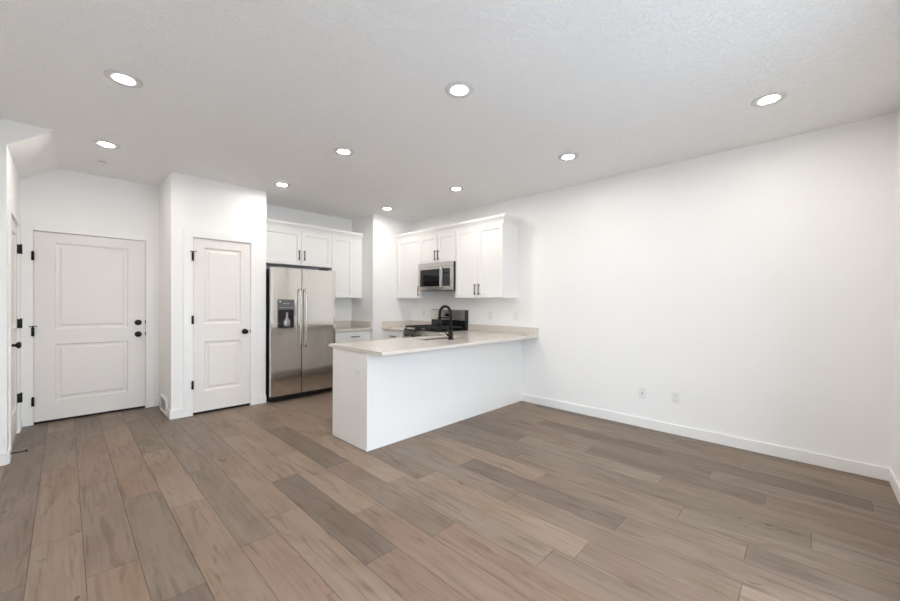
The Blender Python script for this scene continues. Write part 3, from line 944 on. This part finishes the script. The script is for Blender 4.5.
# ------------------------------------------------------------------ gas range
def gas_range():
    Y0_, Y1_ = 3.738, 4.501
    xf = 3.615
    zc = 0.905
    root = thing('gas_range', (3.93, (Y0_ + Y1_) / 2, 0), 'stainless gas range with black iron grates behind the peninsula', 'range')
    bx('oven_body', M_BLACKPL, xf + .03, XR - .012, Y0_ + .002, Y1_ - .002, 0.06, zc - .012, parent=root)
    dr = bx('oven_door', M_STEEL, [xf, xf + .0295, Y0_ + .004, Y1_ - .004, 0.24, 0.40], [xf, xf + .0295, Y0_ + .004, Y0_ + .12, 0.40, 0.62],
            [xf, xf + .0295, Y1_ - .12, Y1_ - .004, 0.40, 0.62], [xf, xf + .0295, Y0_ + .004, Y1_ - .004, 0.62, 0.745], parent=root)
    bx('oven_window', M_GLASSBK, xf + .003, xf + .0295, Y0_ + .12, Y1_ - .12, 0.40, 0.62, parent=dr)
    bm = bmesh.new()
    tube(bm, [(xf, Y0_ + .07, 0.70), (xf - .045, Y0_ + .07, 0.705), (xf - .045, Y1_ - .07, 0.705), (xf, Y1_ - .07, 0.70)], 0.011, 12)
    obj('handle', bm, M_STEELB, dr)
    bx('storage_drawer', M_STEEL, xf, xf + .0295, Y0_ + .004, Y1_ - .004, 0.085, 0.232, parent=root)
    for y in (Y0_ + .06, Y1_ - .06):
        for x in (xf + .09, XR - .09):
            bm = bmesh.new(); tube(bm, [(x, y, 0), (x, y, 0.061)], 0.018, 10); obj('foot', bm, M_BLACKPL, root)
    # knob fascia
    bm = bmesh.new()
    prism(bm, [(xf - .005, 0.755), (xf + .0295, 0.755), (xf + .0295, zc - .004), (xf + .018, zc - .004)], 'y', Y0_ + .002, Y1_ - .002)
    pn = obj('knob_panel', bm, M_STEEL, root)
    for k in range(5):
        y = Y0_ + .085 + k * (Y1_ - Y0_ - .17) / 4
        bm = bmesh.new()
        lathe(bm, [(0, 0), (0.024, 0), (0.024, 0.006), (0.019, 0.010), (0.017, 0.032), (0.014, 0.036), (0, 0.036)], (-1, 0, 0.15), (xf + .006, y, 0.822), 20)
        obj('knob', bm, M_BLACKPL, pn)
    bx('cooktop', M_ENAMEL, xf + .018, XR - .083, Y0_, Y1_, zc - .012, zc + .006, parent=root, bevel=0.004)
    # burners
    bc = [(xf + .17, Y0_ + .17), (xf + .17, Y1_ - .17), (xf + .42, Y0_ + .17), (xf + .42, Y1_ - .17), (xf + .29, (Y0_ + Y1_) / 2)]
    for x, y in bc:
        bm = bmesh.new()
        lathe(bm, [(0, 0), (0.055, 0), (0.055, 0.006), (0.040, 0.010), (0.038, 0.018), (0.030, 0.022), (0, 0.022)], (0, 0, 1), (x, y, zc + .006), 22)
        obj('burner', bm, M_IRON, root)
    # three cast grates
    zg = zc + .006
    seg = (Y1_ - Y0_ - .03) / 3
    for g in range(3):
        ya = Y0_ + .015 + g * seg + .002
        yb = ya + seg - .004
        xa, xb = xf + .035, XR - .125
        bm = bmesh.new()
        w = .015
        zt0, zt1 = zg + .026, zg + .048
        for r in ((xa, xb, ya, ya + w), (xa, xb, yb - w, yb), (xa, xa + w, ya + w, yb - w), (xb - w, xb, ya + w, yb - w),
                  ((xa + xb) / 2 - w / 2, (xa + xb) / 2 + w / 2, ya + w, yb - w)):
            box(bm, *r, zt0, zt1, bevel=.002, seg=1)
        ym = (ya + yb) / 2
        for x0_ in (xa + w, (xa + xb) / 2 + w / 2):
            x1_ = x0_ + (xb - xa) / 2 - 1.5 * w
            box(bm, x0_, x0_ + .075, ym - w / 2, ym + w / 2, zt0, zt1 + .004, bevel=.002, seg=1)
            box(bm, x1_ - .075, x1_, ym - w / 2, ym + w / 2, zt0, zt1 + .004, bevel=.002, seg=1)
            xm = (x0_ + x1_) / 2
            box(bm, xm - w / 2, xm + w / 2, ya + w, ya + .075, zt0, zt1 + .004, bevel=.002, seg=1)
            box(bm, xm - w / 2, xm + w / 2, yb - .075, yb - w, zt0, zt1 + .004, bevel=.002, seg=1)
        for x in (xa + .001, xb - .015):
            for y in (ya + .001, yb - .015):
                box(bm, x, x + .014, y, y + .014, zg, zt0)
        obj('grate', bm, M_IRON, root)
    # back guard
    xg = XR - .078
    bx('back_guard', M_BLACKPL, xg + .012, XR - .002, Y0_ + .006, Y1_ - .006, zc - .02, 1.205, parent=root, bevel=.003)
    bm = bmesh.new()
    box(bm, xg, xg + .0115, Y0_ + .022, Y1_ - .014, 1.045, 1.200, bevel=.002)
    pn = obj('control_fascia', bm, M_STEEL, root)
    bx('clock_display', M_GLASSBK, xg - .002, xg + .001, (Y0_ + Y1_) / 2 - .05, (Y0_ + Y1_) / 2 + .05, 1.105, 1.140, parent=pn)
    bx('lower_guard', M_ENAMEL, xg + .002, xg + .0115, Y0_ + .014, Y1_ - .014, zc + .007, 1.043, parent=root)
gas_range()

# ------------------------------------------------------------------ outlets
def outlet(name, c, n, label, cat='outlet', kind='duplex', horiz=False, group=None, w=0.072, h=0.116):
    """c = centre on the wall plane, n = 'x-' (plate faces -X)"""
    if horiz: w, h = h, w
    x, y, z = c
    root = thing(name, (x, y, z - h / 2), label, cat, group)
    bx('cover_plate', M_PLATE, x - .006, x - .0003, y - w / 2, y + w / 2, z - h / 2, z + h / 2, parent=root, bevel=.002)
    if kind == 'duplex':
        for s in (-1, 1):
            dy, dz = (s * .021, 0) if horiz else (0, s * .021)
            f = bx('socket', M_PLATE, x - .0085, x - .0062, y + dy - .014, y + dy + .014, z + dz - .014, z + dz + .014, parent=root, bevel=.0008)
            bx('slot', M_SLOT, [x - .0092, x - .0086, y + dy - .007, y + dy - .005, z + dz - .003, z + dz + .006],
               [x - .0092, x - .0086, y + dy + .005, y + dy + .007, z + dz - .003, z + dz + .006],
               [x - .0092, x - .0086, y + dy - .003, y + dy + .003, z + dz - .010, z + dz - .006], parent=f)
    elif kind == 'switch':
        bx('rocker', M_PLATE, x - .010, x - .0062, y - .016, y + .016, z - .033, z + .033, parent=root, bevel=.001)
    elif kind == 'jack':
        bx('jack', M_SLOT, x - .0085, x - .0062, y - .006, y + .006, z - .006, z + .006, parent=root)
        bx('screw', M_SLOT, [x - .0075, x - .0062, y - .002, y + .002, z + .040, z + .044], parent=root)
    return root
outlet('jack_plate', (XR, 1.273, 0.363), 'x-', 'white cable jack plate low on the right wall, the one nearer the kitchen', 'wall plate', kind='jack')
outlet('outlet', (XR, 0.962, 0.367), 'x-', 'white duplex outlet low on the right wall, nearer the camera than the jack plate')
outlet('outlet', (XR, 3.320, 1.135), 'x-', 'white duplex outlet on the kitchen wall above the backsplash beside the range')
outlet('light_switch', (XR, 2.885, 1.135), 'x-', 'white rocker switch on the kitchen wall near the end of the backsplash', 'switch', kind='switch')
outlet('outlet', (XR, 4.760, 1.135), 'x-', 'white outlet on the kitchen wall in the corner left of the range')
outlet('outlet', (PX0, 2.925, 0.680), 'x-', 'white outlet on the end panel of the peninsula', horiz=True)

# ------------------------------------------------------------------ return register on the pantry side
root = thing('floor_register', (XP0, 5.45, 0), 'white louvred wall register low on the side of the pantry wall by the entry door', 'vent')
ry0, ry1, rz1 = 5.262, 5.640, 0.190
bm = bmesh.new()
fw = .022
for r in ((ry0, ry0 + fw, 0.006, rz1), (ry1 - fw, ry1, 0.006, rz1), (ry0 + fw, ry1 - fw, rz1 - fw, rz1), (ry0 + fw, ry1 - fw, 0.006, 0.006 + fw)):
    box(bm, XP0 - .022, XP0 - .0005, r[0], r[1], r[2], r[3], bevel=.002)
obj('register_frame', bm, M_TRIM, root)
bx('duct_opening', M_GREY, XP0 - .004, XP0 - .0006, ry0 + fw, ry1 - fw, .006 + fw, rz1 - fw, parent=root)
n = 8
for k in range(n):
    y = ry0 + fw + (ry1 - ry0 - 2 * fw) * (k + .5) / n
    bm = bmesh.new()
    prism(bm, [(XP0 - .018, y - .012), (XP0 - .016, y - .014), (XP0 - .006, y + .010), (XP0 - .008, y + .012)], 'z', .006 + fw, rz1 - fw)
    obj('louver', bm, M_TRIM, root)

# ------------------------------------------------------------------ ceiling
def downlight():
    root = thing('recessed_light', (0, 0, 0), '', 'ceiling light', 'recessed ceiling lights')
    bm = bmesh.new()
    # trim ring with a sloped baffle
    lathe(bm, [(0.094, 0.0), (0.096, -0.003), (0.092, -0.0065), (0.060, -0.0065), (0.0525, -0.003), (0.0525, 0.0), (0.094, 0.0)], (0, 0, 1), (0, 0, -0.0004), 40)
    obj('trim_ring', bm, M_STUB, root)
    bm = bmesh.new()
    lathe(bm, [(0.0, -0.0055), (0.040, -0.0042), (0.0500, -0.003), (0.0500, -0.001), (0.0, -0.001)], (0, 0, 1), (0, 0, 0), 40)
    obj('lens', bm, M_LAMP, root)
    return root
proto = downlight()
def copy_thing(o):
    c = o.copy(); COL.objects.link(c)
    for ch in o.children:
        k = ch.copy(); COL.objects.link(k); k.parent = c
    return c
LX = (0.264, 1.840, 3.405); LYS = (0.216, 1.703, 3.194, 4.640)
labels = {
    (0, 2): 'large round recessed light at upper left, in front of the pantry door',
    (0, 3): 'round recessed light in the hall ceiling in front of the entry door',
    (1, 1): 'round recessed light in the middle of the ceiling, the large one at top centre',
    (1, 2): 'round recessed light in the second row, above the space before the peninsula end',
    (1, 3): 'round recessed light just in front of the refrigerator and pantry corner',
    (2, 0): 'round recessed light nearest the right edge, above the bare right wall',
    (2, 1): 'round recessed light near the right wall, above the two low wall plates',
    (2, 2): 'round recessed light above the peninsula in front of the wall cabinets',
    (2, 3): 'round recessed light in the far kitchen corner in front of the stub wall'}
labels[(0, 1)] = 'round recessed light overhead left of the camera, outside the picture'
labels[(0, 0)] = 'round recessed light by the window wall behind the camera, outside the picture'
first = True
for (i, j), lab in labels.items():
    o = proto if first else copy_thing(proto)
    first = False
    o.location = (LX[i], LYS[j], H)
    o['label'] = lab

# small concealed sprinkler in the hall ceiling
root = thing('ceiling_sprinkler', (0.265, 5.26, H), 'small flat white sprinkler cover on the hall ceiling before the entry door', 'sprinkler')
bm = bmesh.new()
lathe(bm, [(0, -0.010), (0.040, -0.010), (0.042, -0.008), (0.042, -0.006), (0.0, -0.006)], (0, 0, 1), (0.265, 5.26, H), 28)
obj('cover_disc', bm, M_PLATE, root)
bm = bmesh.new()
lathe(bm, [(0, -0.006), (0.034, -0.006), (0.034, -0.0003), (0, -0.0003)], (0, 0, 1), (0.265, 5.26, H), 24)
obj('collar', bm, M_GREY, root)
